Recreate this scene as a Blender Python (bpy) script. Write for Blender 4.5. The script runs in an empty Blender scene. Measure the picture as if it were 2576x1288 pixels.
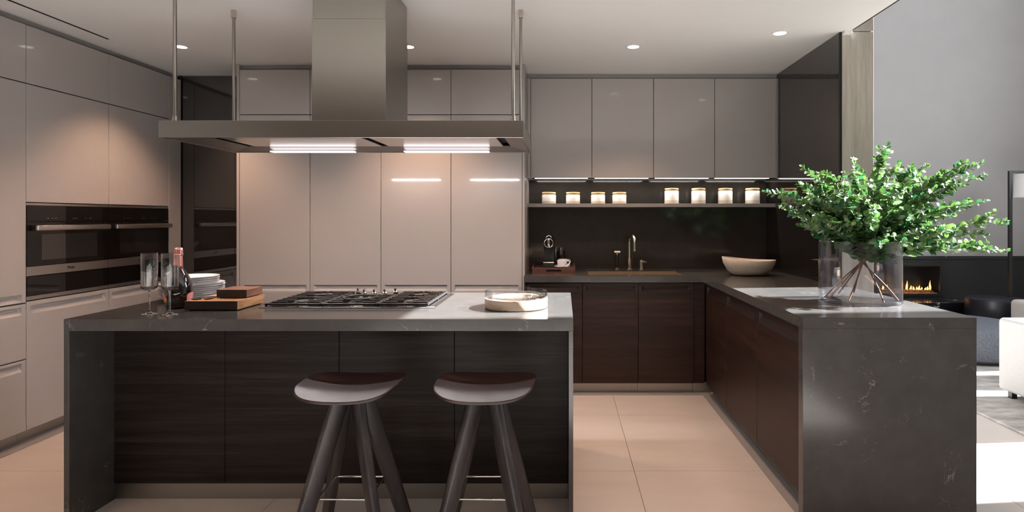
import bpy, bmesh, math, random
from mathutils import Vector, Matrix
R = random.Random(7)
S = bpy.context.scene
COL = S.collection
CH = 1.367                      # camera height

# ------------------------------------------------------------------ camera
cam = bpy.data.cameras.new('camera'); camo = bpy.data.objects.new('camera', cam); COL.objects.link(camo)
camo.location = (0, 0, CH); camo.rotation_euler = (math.pi/2, 0, 0)
cam.sensor_width = 36; cam.lens = 36*1470/2576
cam.shift_x = -129/2576; cam.shift_y = -96/2576
cam.clip_start = .05
S.camera = camo
S.view_settings.view_transform = 'Standard'; S.view_settings.look = 'None'
S.view_settings.exposure = 0.25; S.view_settings.gamma = 1; S.view_settings.use_curve_mapping = False
S.cycles.max_bounces = 10; S.cycles.transparent_max_bounces = 24
S.cycles.sample_clamp_indirect = 6; S.cycles.use_denoising = True
S.cycles.caustics_refractive = False; S.cycles.caustics_reflective = False

# ------------------------------------------------------------------ world, sun, area lights
W = bpy.data.worlds.new('World'); S.world = W; W.use_nodes = True
wn = W.node_tree; bg = wn.nodes['Background']
bg.inputs[0].default_value = (.80, .88, 1.0, 1); bg.inputs[1].default_value = 1.0

def light(kind, name, loc, energy, color, rot=None, aim=None, parent=None, **kw):
    l = bpy.data.lights.new(name, kind); l.energy = energy; l.color = color
    for k, v in kw.items(): setattr(l, k, v)
    o = bpy.data.objects.new(name, l); COL.objects.link(o); o.location = loc
    if aim is not None: o.rotation_euler = Vector(aim).to_track_quat('-Z', 'Y').to_euler()
    if rot: o.rotation_euler = rot
    return o
light('SUN', 'sun', (6, 3.5, 5), 58.0, (.97, .985, 1), aim=(-1, -.09, -.64), angle=math.radians(.6))
# skylight entering by the tall lounge windows on the right; the sun through added_window_2 (added, unseen) bounces off the floor before the island as fill
light('AREA', 'daylight_lounge', (6.9, 4.35, 4.1), 230, (.93, .96, 1), aim=(-1, 0, 0), shape='RECTANGLE', size=2.1, size_y=4.3)

# ------------------------------------------------------------------ materials
def mat(name, base=(.5, .5, .5), rough=.5, metal=0, coat=0, coat_rough=.03, emit=None, estr=0, spec=.5, aniso=0):
    m = bpy.data.materials.new(name); m.use_nodes = True
    b = m.node_tree.nodes['Principled BSDF']
    b.inputs['Base Color'].default_value = (*base, 1); b.inputs['Roughness'].default_value = rough
    b.inputs['Metallic'].default_value = metal; b.inputs['Coat Weight'].default_value = coat
    b.inputs['Coat Roughness'].default_value = coat_rough; b.inputs['Specular IOR Level'].default_value = spec
    b.inputs['Anisotropic'].default_value = aniso
    if emit: b.inputs['Emission Color'].default_value = (*emit, 1); b.inputs['Emission Strength'].default_value = estr
    return m
def nd(m, t, **kw):
    n = m.node_tree.nodes.new(t)
    for k, v in kw.items():
        if k.startswith('i_'): n.inputs[int(k[2:])].default_value = v
        else: setattr(n, k, v)
    return n
def lk(m, a, b): m.node_tree.links.new(a, b)
def coords(m, scale=(1, 1, 1)):
    tc = nd(m, 'ShaderNodeTexCoord'); mp = nd(m, 'ShaderNodeMapping'); mp.inputs['Scale'].default_value = scale
    lk(m, tc.outputs['Object'], mp.inputs['Vector']); return mp.outputs['Vector']
def ramp(m, fac, stops):
    r = nd(m, 'ShaderNodeValToRGB'); e = r.color_ramp.elements
    while len(e) < len(stops): e.new(.5)
    for el, (p, c) in zip(e, stops): el.position = p; el.color = (*c, 1)
    lk(m, fac, r.inputs[0]); return r.outputs[0]
def bump(m, h, strength=.1, dist=.002):
    b = nd(m, 'ShaderNodeBump'); b.inputs['Strength'].default_value = strength; b.inputs['Distance'].default_value = dist
    lk(m, h, b.inputs['Height']); lk(m, b.outputs[0], m.node_tree.nodes['Principled BSDF'].inputs['Normal'])
def noise(m, v, scale=5, detail=4, rough=.5, dist=0):
    n = nd(m, 'ShaderNodeTexNoise'); n.inputs['Scale'].default_value = scale; n.inputs['Detail'].default_value = detail
    n.inputs['Roughness'].default_value = rough; n.inputs['Distortion'].default_value = dist
    lk(m, v, n.inputs['Vector']); return n.outputs['Fac']
def BC(m): return m.node_tree.nodes['Principled BSDF'].inputs['Base Color']
def varied(name, c1, c2, scale=(1, 1, 1), ns=6, rough=.5, b=0, **kw):
    m = mat(name, c1, rough, **kw); f = noise(m, coords(m, scale), ns, 6, .6)
    lk(m, ramp(m, f, [(.3, c1), (.7, c2)]), BC(m))
    if b: bump(m, f, b)
    return m
def wood(name, c1, c2, c3, scale, ns=1.0, rough=.4, b=.25, coat=0, spec=.5):
    m = mat(name, c1, rough, coat=coat, coat_rough=.2, spec=spec); v = coords(m, scale)
    f = noise(m, v, ns, 8, .65, .4); g = noise(m, coords(m, tuple(s*6 for s in scale)), ns, 3, .6)
    mx = nd(m, 'ShaderNodeMath', operation='ADD'); sc = nd(m, 'ShaderNodeMath', operation='MULTIPLY')
    sc.inputs[1].default_value = .35; lk(m, g, sc.inputs[0]); lk(m, f, mx.inputs[0]); lk(m, sc.outputs[0], mx.inputs[1])
    lk(m, ramp(m, mx.outputs[0], [(.45, c1), (.67, c2), (.85, c3)]), BC(m)); bump(m, g, b, .001)
    return m
def stone(name, c1, c2, vein, rough=.16, veinw=.012, spec=.5, scale=1.6):
    m = mat(name, c1, rough, spec=spec); v = coords(m)
    base = ramp(m, noise(m, v, 9, 6, .65), [(.3, c1), (.7, c2)])
    n = noise(m, v, scale, 7, .62, .6)
    a = nd(m, 'ShaderNodeMath', operation='SUBTRACT', i_1=.5); lk(m, n, a.inputs[0])
    ab = nd(m, 'ShaderNodeMath', operation='ABSOLUTE'); lk(m, a.outputs[0], ab.inputs[0])
    k = ramp(m, ab.outputs[0], [(0, (1, 1, 1)), (veinw, (0, 0, 0))])
    brk = ramp(m, noise(m, v, 5.5, 5, .7), [(.54, (0, 0, 0)), (.66, (1, 1, 1))])
    mul = nd(m, 'ShaderNodeMath', operation='MULTIPLY'); lk(m, k, mul.inputs[0]); lk(m, brk, mul.inputs[1])
    mx = nd(m, 'ShaderNodeMix', data_type='RGBA'); lk(m, mul.outputs[0], mx.inputs[0]); lk(m, base, mx.inputs[6]); mx.inputs[7].default_value = (*vein, 1)
    lk(m, mx.outputs[2], BC(m)); return m
def brushed(name, c, rough, scale=(2, 2, 200), r2=.1, metal=1):
    m = mat(name, c, rough, metal); f = noise(m, coords(m, scale), 3, 3, .6)
    mr = nd(m, 'ShaderNodeMapRange'); lk(m, f, mr.inputs[0]); mr.inputs[3].default_value = rough-r2/2; mr.inputs[4].default_value = rough+r2/2
    lk(m, mr.outputs[0], m.node_tree.nodes['Principled BSDF'].inputs['Roughness']); bump(m, f, .012, .0003); return m
def thin_glass(name, tint=(.97, .98, .98), boost=1.0):
    m = bpy.data.materials.new(name); m.use_nodes = True; t = m.node_tree; t.nodes.remove(t.nodes['Principled BSDF'])
    tr = nd(m, 'ShaderNodeBsdfTransparent'); tr.inputs[0].default_value = (*tint, 1)
    gl = nd(m, 'ShaderNodeBsdfGlossy'); gl.inputs['Roughness'].default_value = .02
    fr = nd(m, 'ShaderNodeFresnel'); ge = nd(m, 'ShaderNodeNewGeometry'); io = nd(m, 'ShaderNodeMapRange'); io.inputs[3].default_value = 1.45; io.inputs[4].default_value = 1/1.45
    lk(m, ge.outputs['Backfacing'], io.inputs[0]); lk(m, io.outputs[0], fr.inputs[0])
    mu = nd(m, 'ShaderNodeMath', operation='MULTIPLY', use_clamp=True); mu.inputs[1].default_value = boost; lk(m, fr.outputs[0], mu.inputs[0])
    mx = nd(m, 'ShaderNodeMixShader'); lk(m, mu.outputs[0], mx.inputs[0]); lk(m, tr.outputs[0], mx.inputs[1]); lk(m, gl.outputs[0], mx.inputs[2])
    lk(m, mx.outputs[0], t.nodes['Material Output'].inputs[0]); return m

M = {}
M['ceil'] = varied('ceiling_paint', (.76, .765, .755), (.78, .785, .775), ns=3, rough=.8)
M['wall'] = varied('wall_paint', (.50, .485, .48), (.53, .515, .51), ns=2, rough=.8)
M['wallp'] = varied('lounge_wall', (.31, .298, .29), (.335, .323, .315), ns=2, rough=.7)
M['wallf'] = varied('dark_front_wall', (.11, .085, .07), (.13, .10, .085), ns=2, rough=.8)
M['lacquer'] = varied('grey_lacquer', (.385, .368, .358), (.395, .378, .368), ns=4, rough=.28, coat=.5, coat_rough=.06)
M['carcass'] = mat('carcass_dark', (.02, .018, .017), .6)
M['cornice'] = mat('cornice_grey', (.25, .24, .235), .4)
M['dwood'] = wood('wenge', (.007, .0058, .0055), (.016, .0125, .0115), (.032, .025, .022), (.9, .9, 26), 1.0, .42, .35, spec=.18)
M['dwood_red'] = wood('wenge_red', (.009, .0042, .0030), (.020, .0085, .0058), (.038, .016, .011), (.9, .9, 22), 1.0, .42, .3, spec=.3)
M['stool'] = wood('stool_wood', (.010, .009, .0095), (.022, .019, .020), (.042, .037, .039), (14, 14, 2), 1.0, .34, .25)
M['seat'] = wood('stool_seat_wood', (.009, .0045, .0042), (.018, .0085, .0080), (.034, .019, .018), (3, 26, 26), 1.0, .34, .3, spec=.3)
M['top'] = stone('quartz', (.052, .050, .048), (.068, .066, .063), (.34, .33, .30), .17, .0035, scale=3.4)
M['splash'] = stone('dark_splashback', (.026, .0225, .0195), (.034, .030, .026), (.06, .06, .06), .09, .002, scale=3)
M['steel'] = brushed('brushed_steel', (.33, .315, .285), .25, (2, 2, 160))
M['steel_dark'] = brushed('brushed_steel_plinth', (.42, .405, .37), .36, (2, 2, 160))
M['flange'] = mat('satin_steel', (.17, .155, .15), .42, 1)
M['filter'] = mat('satin_filter_steel', (.50, .48, .47), .24, 1)
M['polish'] = mat('polished_steel', (.62, .60, .58), .10, 1)
M['chrome'] = mat('chrome', (.8, .79, .77), .08, 1)
M['nickel'] = mat('brushed_nickel', (.62, .56, .48), .22, 1)
M['sinksteel'] = brushed('sink_steel', (.62, .52, .40), .35, (120, 2, 2))
M['black'] = mat('black_satin', (.010, .010, .010), .35)
M['gloss'] = mat('black_glass', (.006, .0055, .005), .05, coat=.3)
M['smoked'] = mat('smoked_glass', (.014, .012, .0105), .03, spec=.9)
M['iron'] = mat('cast_iron', (.018, .017, .017), .42)
M['slot'] = mat('slot_dark', (.004, .004, .004), .9)
M['led'] = mat('led_white', (.9, .9, .9), .5, emit=(1, .93, .97), estr=3.5)
M['ledw'] = mat('led_cabinet', (.9, .9, .9), .5, emit=(1, .93, .88), estr=2.2)
M['lens'] = mat('downlight_lens', (.9, .9, .9), .5, emit=(1, .86, .76), estr=7)
M['ceramic'] = varied('ceramic_white', (.78, .755, .72), (.82, .80, .77), ns=20, rough=.45)
M['ceramic2'] = varied('ceramic_sand', (.60, .50, .39), (.66, .56, .45), ns=60, rough=.7)
M['china'] = mat('white_china', (.80, .79, .80), .18)
M['lidwood'] = wood('lid_wood', (.52, .31, .14), (.62, .39, .2), (.68, .46, .26), (4, 30, 30), 1, .5, .1)
M['bowl'] = varied('bowl_clay', (.66, .57, .47), (.72, .63, .53), ns=26, rough=.6, b=.08)
M['glass'] = thin_glass('clear_glass', (.975, .98, .985), 1.6)
M['vaseglass'] = thin_glass('vase_glass', (.94, .94, .965), 2.0)
M['walnut'] = wood('walnut', (.075, .028, .017), (.17, .07, .042), (.26, .125, .08), (22, 3, 22), 1.0, .5, .2)
M['oak'] = wood('zebra_oak', (.16, .07, .03), (.40, .21, .10), (.55, .34, .18), (34, 5, 34), 1.0, .5, .2)
M['endwood'] = wood('dark_end_grain', (.010, .005, .003), (.018, .008, .005), (.028, .013, .008), (30, 3, 30), 1.0, .6, .1)
M['traywood'] = wood('tray_wood', (.045, .016, .009), (.085, .032, .02), (.13, .055, .035), (3, 3, 40), 1.0, .45, .2)
M['beech'] = wood('dish_wood', (.40, .27, .19), (.55, .41, .30), (.64, .50, .39), (9, 9, 55), 1.0, .55, .1)
M['column'] = wood('grey_oak', (.33, .30, .255), (.43, .40, .345), (.52, .485, .43), (22, 22, 1.4), 1.0, .6, .3)
M['foil'] = mat('pink_foil', (.78, .36, .32), .26, .85)
M['redband'] = mat('foil_band', (.35, .06, .05), .3, .6)
M['bottle'] = mat('bottle_glass', (.008, .004, .005), .04, coat=.8)
M['label'] = mat('pink_label', (.72, .30, .30), .5)
M['seal'] = mat('orange_seal', (.75, .33, .10), .45)
def floor_mat():
    m = mat('floor_tile_stone', (.5, .46, .42), .32); v = coords(m, (1, 3.2, 1))
    oi = nd(m, 'ShaderNodeObjectInfo'); vm = nd(m, 'ShaderNodeVectorMath', operation='ADD')
    ml = nd(m, 'ShaderNodeMath', operation='MULTIPLY', i_1=37.0); lk(m, oi.outputs['Random'], ml.inputs[0])
    lk(m, v, vm.inputs[0]); lk(m, ml.outputs[0], vm.inputs[1])
    f = noise(m, vm.outputs[0], 2.2, 8, .6, .3)
    lk(m, ramp(m, f, [(.25, (.475, .43, .40)), (.75, (.535, .49, .455))]), BC(m)); bump(m, f, .02, .002); return m
M['tile'] = floor_mat()
M['grout'] = mat('grout', (.62, .57, .50), .9)
M['rug'] = varied('rug_pile', (.20, .185, .17), (.42, .40, .385), (1, 2.5, 1), 5, .95, .6)
M['cream'] = varied('white_bouclé', (.33, .325, .315), (.35, .345, .335), ns=60, rough=.9, b=.15)
M['linen'] = varied('linen', (.55, .51, .46), (.62, .58, .53), ns=60, rough=.9, b=.2)
M['pouf'] = varied('blue_velvet', (.06, .065, .08), (.13, .145, .17), ns=90, rough=.75, b=.3)
M['pouf2'] = mat('navy_leather', (.012, .012, .018), .35)
M['marble'] = stone('black_marble', (.006, .006, .008), (.010, .010, .013), (.75, .75, .8), .1, .02, scale=2.6)
M['panel'] = mat('black_panel', (.012, .012, .012), .42)
M['ember'] = varied('fire_glass', (.10, .05, .02), (.5, .28, .12), ns=60, rough=.5)
M['shade'] = mat('lamp_shade', (.75, .74, .73), .9)
def flame_mat():
    m = mat('flame', (1, .5, .1), .5); b = m.node_tree.nodes['Principled BSDF']
    tc = nd(m, 'ShaderNodeTexCoord'); sx = nd(m, 'ShaderNodeSeparateXYZ'); lk(m, tc.outputs['Generated'], sx.inputs[0])
    c = ramp(m, sx.outputs[2], [(0, (1, .30, .04)), (.35, (1, .62, .22)), (1, (1, .34, .05))])
    lk(m, c, b.inputs['Emission Color']); b.inputs['Emission Strength'].default_value = 2.2; return m
M['flame'] = flame_mat()
def real_glass(name):
    m = mat(name, (.98, .99, .99), .0); b = m.node_tree.nodes['Principled BSDF']; b.inputs['Transmission Weight'].default_value = 1; b.inputs['IOR'].default_value = 1.45; return m
M['crystal'] = real_glass('crystal')
M['steel_light'] = brushed('oven_steel', (.58, .53, .49), .36, (2, 160, 160))
M['smoked'].node_tree.nodes['Principled BSDF'].inputs['IOR'].default_value = 1.75
def leaf_mat(name, c):
    m = mat(name, c, .33); b = m.node_tree.nodes['Principled BSDF']
    t = m.node_tree; tl = nd(m, 'ShaderNodeBsdfTranslucent'); tl.inputs[0].default_value = (c[0]*1.2, c[1]*1.25, c[2]*.8, 1)
    mx = nd(m, 'ShaderNodeMixShader'); mx.inputs[0].default_value = .25
    lk(m, b.outputs[0], mx.inputs[1]); lk(m, tl.outputs[0], mx.inputs[2]); lk(m, mx.outputs[0], t.nodes['Material Output'].inputs[0]); return m
LEAF = [leaf_mat('leaf_green', (.058, .125, .044)), leaf_mat('leaf_mid', (.10, .185, .062)), leaf_mat('leaf_pale', (.20, .28, .20)), leaf_mat('leaf_deep', (.026, .11, .05))]
M['stem'] = varied('stem_brown', (.16, .075, .035), (.28, .15, .075), ns=40, rough=.6)
M['twig'] = mat('twig_green', (.11, .12, .04), .6)

# ------------------------------------------------------------------ mesh helpers
WO = {}
class MB:
    def __init__(s): s.v = []; s.f = []
    def add(s, v, f):
        n = len(s.v); s.v += [tuple(p) for p in v]; s.f += [tuple(i+n for i in q) for q in f]; return s
    def box(s, x0, y0, z0, x1, y1, z1):
        x0, x1 = sorted((x0, x1)); y0, y1 = sorted((y0, y1)); z0, z1 = sorted((z0, z1))
        return s.add([(x0,y0,z0),(x1,y0,z0),(x1,y1,z0),(x0,y1,z0),(x0,y0,z1),(x1,y0,z1),(x1,y1,z1),(x0,y1,z1)],
                     [(0,3,2,1),(4,5,6,7),(0,1,5,4),(1,2,6,5),(2,3,7,6),(3,0,4,7)])
    def rings(s, rings, closed=True, cap0=True, cap1=True):
        n = len(rings[0]); v = [p for r in rings for p in r]; f = []
        for i in range(len(rings)-1):
            for j in range(n if closed else n-1):
                k = (j+1) % n; f.append((i*n+j, i*n+k, (i+1)*n+k, (i+1)*n+j))
        if cap0: f.append(tuple(reversed(range(n))))
        if cap1: f.append(tuple((len(rings)-1)*n+j for j in range(n)))
        return s.add(v, f)
    def tube(s, pts, r, seg=10, r1=None, cyc=False):
        pts = [Vector(p) for p in pts]; m = len(pts); rs = []
        prev = None
        for i, p in enumerate(pts):
            if cyc: t = pts[(i+1) % m]-pts[i-1]
            else: t = pts[min(i+1, m-1)]-pts[max(i-1, 0)]
            t.normalize()
            if prev is None: a = t.orthogonal().normalized()
            else: a = (prev - t*prev.dot(t)); a = a.normalized() if a.length > 1e-6 else t.orthogonal().normalized()
            prev = a; b = t.cross(a); rr = r if r1 is None else r+(r1-r)*i/(m-1)
            rs.append([p+(a*math.cos(2*math.pi*k/seg)+b*math.sin(2*math.pi*k/seg))*rr for k in range(seg)])
        if cyc: rs.append(rs[0]); return s.rings(rs, cap0=False, cap1=False)
        return s.rings(rs)
    def lathe(s, prof, c=(0, 0, 0), seg=40, sx=1, sy=1):
        rs = [[(c[0]+r*sx*math.cos(2*math.pi*k/seg), c[1]+r*sy*math.sin(2*math.pi*k/seg), c[2]+z) for k in range(seg)] for r, z in prof]
        return s.rings(rs, cap0=prof[0][0] > 1e-5 and True, cap1=True)
    def closed_lathe(s, prof, c=(0, 0, 0), seg=48):
        prof = prof+[prof[0]]
        rs = [[(c[0]+r*math.cos(2*math.pi*k/seg), c[1]+r*math.sin(2*math.pi*k/seg), c[2]+z) for k in range(seg)] for r, z in prof]
        return s.rings(rs, cap0=False, cap1=False)
    def cyl(s, p0, p1, r, seg=20, r1=None): return s.tube([p0, p1], r, seg, r1)
    def build(s, name, m, parent=None, origin=None, bevel=0, seg=2, smooth=None, recalc=True):
        if parent is not None: o0 = WO[parent.name]
        elif origin is not None: o0 = Vector(origin)
        else:
            xs = [p[0] for p in s.v]; ys = [p[1] for p in s.v]; zs = [p[2] for p in s.v]
            o0 = Vector(((min(xs)+max(xs))/2, (min(ys)+max(ys))/2, min(zs)))
        me = bpy.data.meshes.new(name)
        me.from_pydata([(p[0]-o0.x, p[1]-o0.y, p[2]-o0.z) for p in s.v], [], s.f)
        if recalc:
            bm = bmesh.new(); bm.from_mesh(me); bmesh.ops.remove_doubles(bm, verts=bm.verts, dist=1e-5)
            bmesh.ops.recalc_face_normals(bm, faces=bm.faces); bm.to_mesh(me); bm.free()
        me.materials.append(m)
        if smooth is not None:
            me.polygons.foreach_set('use_smooth', [True]*len(me.polygons)); me.set_sharp_from_angle(angle=math.radians(smooth))
        o = bpy.data.objects.new(name, me); COL.objects.link(o)
        if parent is not None: o.parent = parent
        else: o.location = o0
        WO[o.name] = o0
        if bevel:
            b = o.modifiers.new('bevel', 'BEVEL'); b.width = bevel; b.segments = seg; b.limit_method = 'ANGLE'; b.angle_limit = math.radians(40); b.harden_normals = False
            if seg > 2:
                me.polygons.foreach_set('use_smooth', [True]*len(me.polygons))
        return o
def box(name, m, b, parent=None, bevel=.0015, **kw): return MB().box(*b).build(name, m, parent, bevel=bevel, **kw)
def tag(o, label, cat, group=None, kind=None):
    o['label'] = label
    if cat: o['category'] = cat
    if group: o['group'] = group
    if kind: o['kind'] = kind
    return o
def thing(name, loc, label, cat, group=None):
    o = bpy.data.objects.new(name, None); COL.objects.link(o); o.location = loc; o.empty_display_size = .1
    WO[o.name] = Vector(loc); return tag(o, label, cat, group)
def struct(o, label=None):
    o['kind'] = 'structure'
    if label: o['label'] = label
    return o
def copy_tree(o, parent=None, loc=None):
    c = o.copy(); COL.objects.link(c); WO[c.name] = WO[o.name]
    if parent: c.parent = parent
    if loc is not None: c.location = loc
    for ch in [x for x in bpy.data.objects if x.parent == o]: copy_tree(ch, c)
    return c

# ------------------------------------------------------------------ setting: floor and tiles
TX, TY, T = .383, 3.157, .893
fl = struct(MB().box(-4.1, -2.6, -.12, 7.2, 8.2, -.010).build('floor', M['grout'], origin=(0, 0, -.12)), 'large pale stone floor tiles with thin light joints')
tm = None
for i in range(-5, 8):
    for j in range(-6, 6):
        x0, y0 = TX+i*T, TY+j*T
        if x0 > 7 or x0+T < -4.3 or y0+T < -2.6 or y0 > 8: continue
        if tm is None:
            o = MB().box(-T/2+.0012, -T/2+.0012, 0, T/2-.0012, T/2-.0012, .010).build('tile', M['tile'], origin=(0, 0, 0), bevel=.0006, seg=1); tm = o
        else: o = tm.copy(); COL.objects.link(o)
        o.parent = fl; o.location = (x0+T/2, y0+T/2, .110)
# ceilings
cz = 2.576
struct(box('ceiling_rear', M['wallf'], (-4.1, -2.6, cz, 1.857, .90, 2.95), bevel=0), 'unseen rear ceiling, made dark to darken reflections in the steel duct')  # invented dark ceiling out of view, so the duct reflects less light
c1 = struct(box('ceiling', M['ceil'], (-4.1, .90, cz, 1.857, 5.4, 2.95), bevel=0), 'plain pale kitchen ceiling')
struct(box('trim_1', M['black'], (1.857, -2.6, cz+.001, 1.872, 3.80, 2.95)), 'black edge of the kitchen ceiling')
struct(box('ceiling_lounge', M['ceil'], (1.6, -2.6, 6.6, 7.2, 8.2, 6.7), bevel=0))
struct(box('wall_upper', M['wallp'], (1.7, -2.6, 2.95, 1.85, 8.2, 6.6), bevel=0))
struct(box('wall_left', M['wall'], (-4.1, -2.6, 0, -3.92, 5.4, cz), bevel=0))
struct(box('wall_back', M['wall'], (-4.1, 5.19, 0, 1.81, 5.4, cz), bevel=0))
# wall between kitchen and lounge, its end clad in grey oak
wr = struct(MB().box(1.815, 3.83, 0, 2.008, 8.0, 6.6).build('wall_right', M['wallp']), 'pale wall behind the grey oak cladding')
wr_lo = MB().box(1.812, 3.80, 0, 2.018, 3.83, 2.577).build('cladding_panel', M['column'], wr, bevel=.001)
wr_up = MB().box(1.812, 3.80, 2.582, 2.018, 3.83, 6.6).build('cladding_panel', M['column'], wr, bevel=.001)
struct(box('trim_2', M['ceil'], (1.812, 3.76, 2.556, 1.862, 3.799, 2.576)), 'short white strip at the end of the ceiling')
# lounge far wall with fireplace
lw = MB()
lw.box(2.0, 8.0, .845, 7.2, 8.2, 6.6)
lw.box(2.0, 8.25, 0, 7.2, 8.3, .845)
struct(lw.build('wall_lounge', M['wallp']), 'tall light grey lounge wall')
wx_ = MB().box(7.0, -2.6, 0, 7.2, -1.2, 6.6).box(7.0, -1.2, 0, 7.2, 1.95, 3.2).box(7.0, 1.95, 0, 7.2, 3.2, 6.6)  # the high opening over the middle piece is added to let in fill sun
struct(wx_.build('wall_window', M['wall']))
w2 = MB()
for y in (-1.16, 1.91): w2.box(7.02, y-.03, 3.2, 7.14, y+.03, 6.6)
w2.box(7.02, -1.2, 3.2, 7.14, 1.95, 3.26).box(7.02, -1.2, 6.5, 7.14, 1.95, 6.6)
struct(w2.build('added_window_2', M['black']), 'added unseen black framed window letting in fill sunlight')  # added out of view; its sun patch on the floor brightens the kitchen
struct(box('wall_window_end', M['wall'], (7.0, 5.5, 0, 7.2, 8.2, 6.6), bevel=0))
struct(box('wall_window_sill', M['wall'], (7.0, 3.2, 0, 7.2, 5.5, 1.85), bevel=0))
wf = MB()
for y in (3.24, 5.46): wf.box(7.02, y-.03, 1.85, 7.14, y+.03, 6.6)
wf.box(7.02, 3.2, 1.85, 7.14, 5.5, 1.91); wf.box(7.02, 3.2, 6.5, 7.14, 5.5, 6.6)
struct(wf.build('window_1', M['black']), 'black framed tall lounge window')
fw = MB(); fw.box(-4.1, -2.8, 0, 7.2, -2.6, 6.6)
struct(fw.build('wall_front', M['wallf']))

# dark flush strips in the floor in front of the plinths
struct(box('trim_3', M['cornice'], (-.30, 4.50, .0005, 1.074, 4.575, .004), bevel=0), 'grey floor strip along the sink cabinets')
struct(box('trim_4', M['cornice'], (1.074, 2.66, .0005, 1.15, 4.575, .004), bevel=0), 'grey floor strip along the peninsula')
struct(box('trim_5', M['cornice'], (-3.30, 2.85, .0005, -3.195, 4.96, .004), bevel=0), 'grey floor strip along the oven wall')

# ------------------------------------------------------------------ cabinet front helper
def front(name, m, mp, u0, u1, z0, z1, parent, groove=None, t=.022, g=.0021, mrg=.028):
    """a door or drawer front; mp maps (u, depth, z) to world; groove = (z_bottom, z_top)"""
    u0, u1 = sorted((u0, u1)); u0 += g; u1 -= g; z0 += g; z1 -= g
    mb = MB()
    if not groove:
        v = [mp(u, d, z) for d in (0, t) for (u, z) in ((u0, z0), (u1, z0), (u1, z1), (u0, z1))]
        mb.add(v, [(0, 1, 2, 3), (7, 6, 5, 4), (0, 4, 5, 1), (1, 5, 6, 2), (2, 6, 7, 3), (3, 7, 4, 0)])
    else:
        a0, a1 = u0+mrg, u1-mrg; g0, g1 = groove; d = .017; gm = g1-.4*(g1-g0)
        v = [(u0, 0, z0), (u1, 0, z0), (u1, 0, z1), (u0, 0, z1), (a0, 0, g0), (a1, 0, g0), (a1, 0, g1), (a0, 0, g1),
             (u0, t, z0), (u1, t, z0), (u1, t, z1), (u0, t, z1),
             (a0+.012, d, gm), (a1-.012, d, gm), (a1-.004, d, g1), (a0+.004, d, g1)]
        f = [(0, 1, 5, 4), (1, 2, 6, 5), (2, 3, 7, 6), (3, 0, 4, 7), (11, 10, 9, 8), (0, 8, 9, 1), (1, 9, 10, 2), (2, 10, 11, 3), (3, 11, 8, 0),
             (4, 5, 13, 12), (12, 13, 14, 15), (7, 15, 14, 6), (4, 12, 15, 7), (5, 6, 14, 13)]
        mb.add([mp(*p) for p in v], f)
    return mb.build(name, m, parent, bevel=.0012, seg=2)
backmap = lambda F: (lambda u, d, z: (u, F+d, z))
leftmap = lambda F: (lambda u, d, z: (F-d, u, z))
penmap = lambda F: (lambda u, d, z: (F+d, u, z))
def mbox(mp, u0, u1, d0, d1, z0, z1):
    a = mp(u0, d0, z0); b = mp(u1, d1, z1); return MB().box(*a, *b)

# ------------------------------------------------------------------ tall cabinets on the back wall
TF = 4.600; tb = backmap(TF)
xs = [-2.549, -1.994, -1.436, -.884, -.323]
words = ['leftmost tall grey gloss cabinet of the back run, beside the dark corner panel', 'second tall grey gloss cabinet from the left in the back run, behind the hood duct',
         'third tall grey gloss cabinet from the left in the back run', 'rightmost tall grey gloss cabinet of the back run, beside the wall cupboards']
for k in range(4):
    a, b = xs[k], xs[k+1]
    t = thing('tall_cabinet', ((a+b)/2, TF+.28, 0), words[k], 'cabinet', 'tall cabinets on the back wall')
    mbox(tb, a+.001, b-.001, .024, .56, .08, 2.535).build('carcass', M['carcass'], t)
    front('door', M['lacquer'], tb, a, b, 2.180, 2.535, t)
    front('door', M['lacquer'], tb, a, b, .08, 2.178, t, (.794, .838))
    mbox(tb, a+.001, b-.001, .05, .07, 0, .08).build('plinth', M['steel_dark'], t)
tag(box('end_panel', M['lacquer'], (-2.572, TF-.001, 0, -2.550, 5.18, 2.572)), 'narrow grey end panel left of the tall cabinets', 'panel')
tag(box('end_panel', M['lacquer'], (-.322, TF-.001, 0, -.303, 5.18, 2.572)), 'narrow grey end panel right of the tall cabinets', 'panel')
struct(box('trim_6', M['cornice'], (-2.549, TF+.03, 2.537, -.323, TF+.09, 2.575)), 'grey cornice above the tall cabinets')
# dark glass corner panel
tag(box('dark_glass_wall', M['smoked'], (-3.243, 4.972, 0, -2.575, 4.985, 2.572), bevel=.001), 'dark mirror-like glass panel in the left corner', 'panel')
struct(box('trim_7', M['black'], (-3.262, 4.962, 0, -3.246, 4.985, 2.574)), 'thin black edge beside the dark corner glass')

# ------------------------------------------------------------------ left wall: tall units with ovens
LF = -3.245; lb = leftmap(LF)
def left_unit(y0, y1, label, pieces):
    t = thing('tall_cabinet', (LF-.3, (y0+y1)/2, 0), label, 'cabinet', 'tall cabinets on the left wall')
    mbox(lb, y0+.001, y1-.001, .024, .6, .08, .860).build('carcass', M['carcass'], t)
    mbox(lb, y0+.001, y1-.001, .024, .6, 1.463, 2.535).build('carcass', M['carcass'], t)
    mbox(lb, y0+.001, y1-.001, .5, .6, .862, 1.462).build('back_panel', M['carcass'], t)
    mbox(lb, y0+.001, y1-.001, .055, .075, 0, .08).build('plinth', M['steel_dark'], t)
    for n, z0, z1, g in pieces: front(n, M['lacquer'], lb, y0, y1, z0, z1, t, g)
    return t
first_ = left_unit(2.889, 3.531, 'tall grey gloss cabinet with two drawers at the left edge, nearest the viewer', [('door', 2.181, 2.535, None), ('door', .854, 2.179, (.863, .905)), ('drawer', .514, .851, (.785, .830)), ('drawer', .08, .512, (.445, .492))])
MB().box(LF-.62, 2.868, 0, LF, 2.888, 2.57).build('side_panel', M['lacquer'], first_, bevel=.001)
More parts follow.
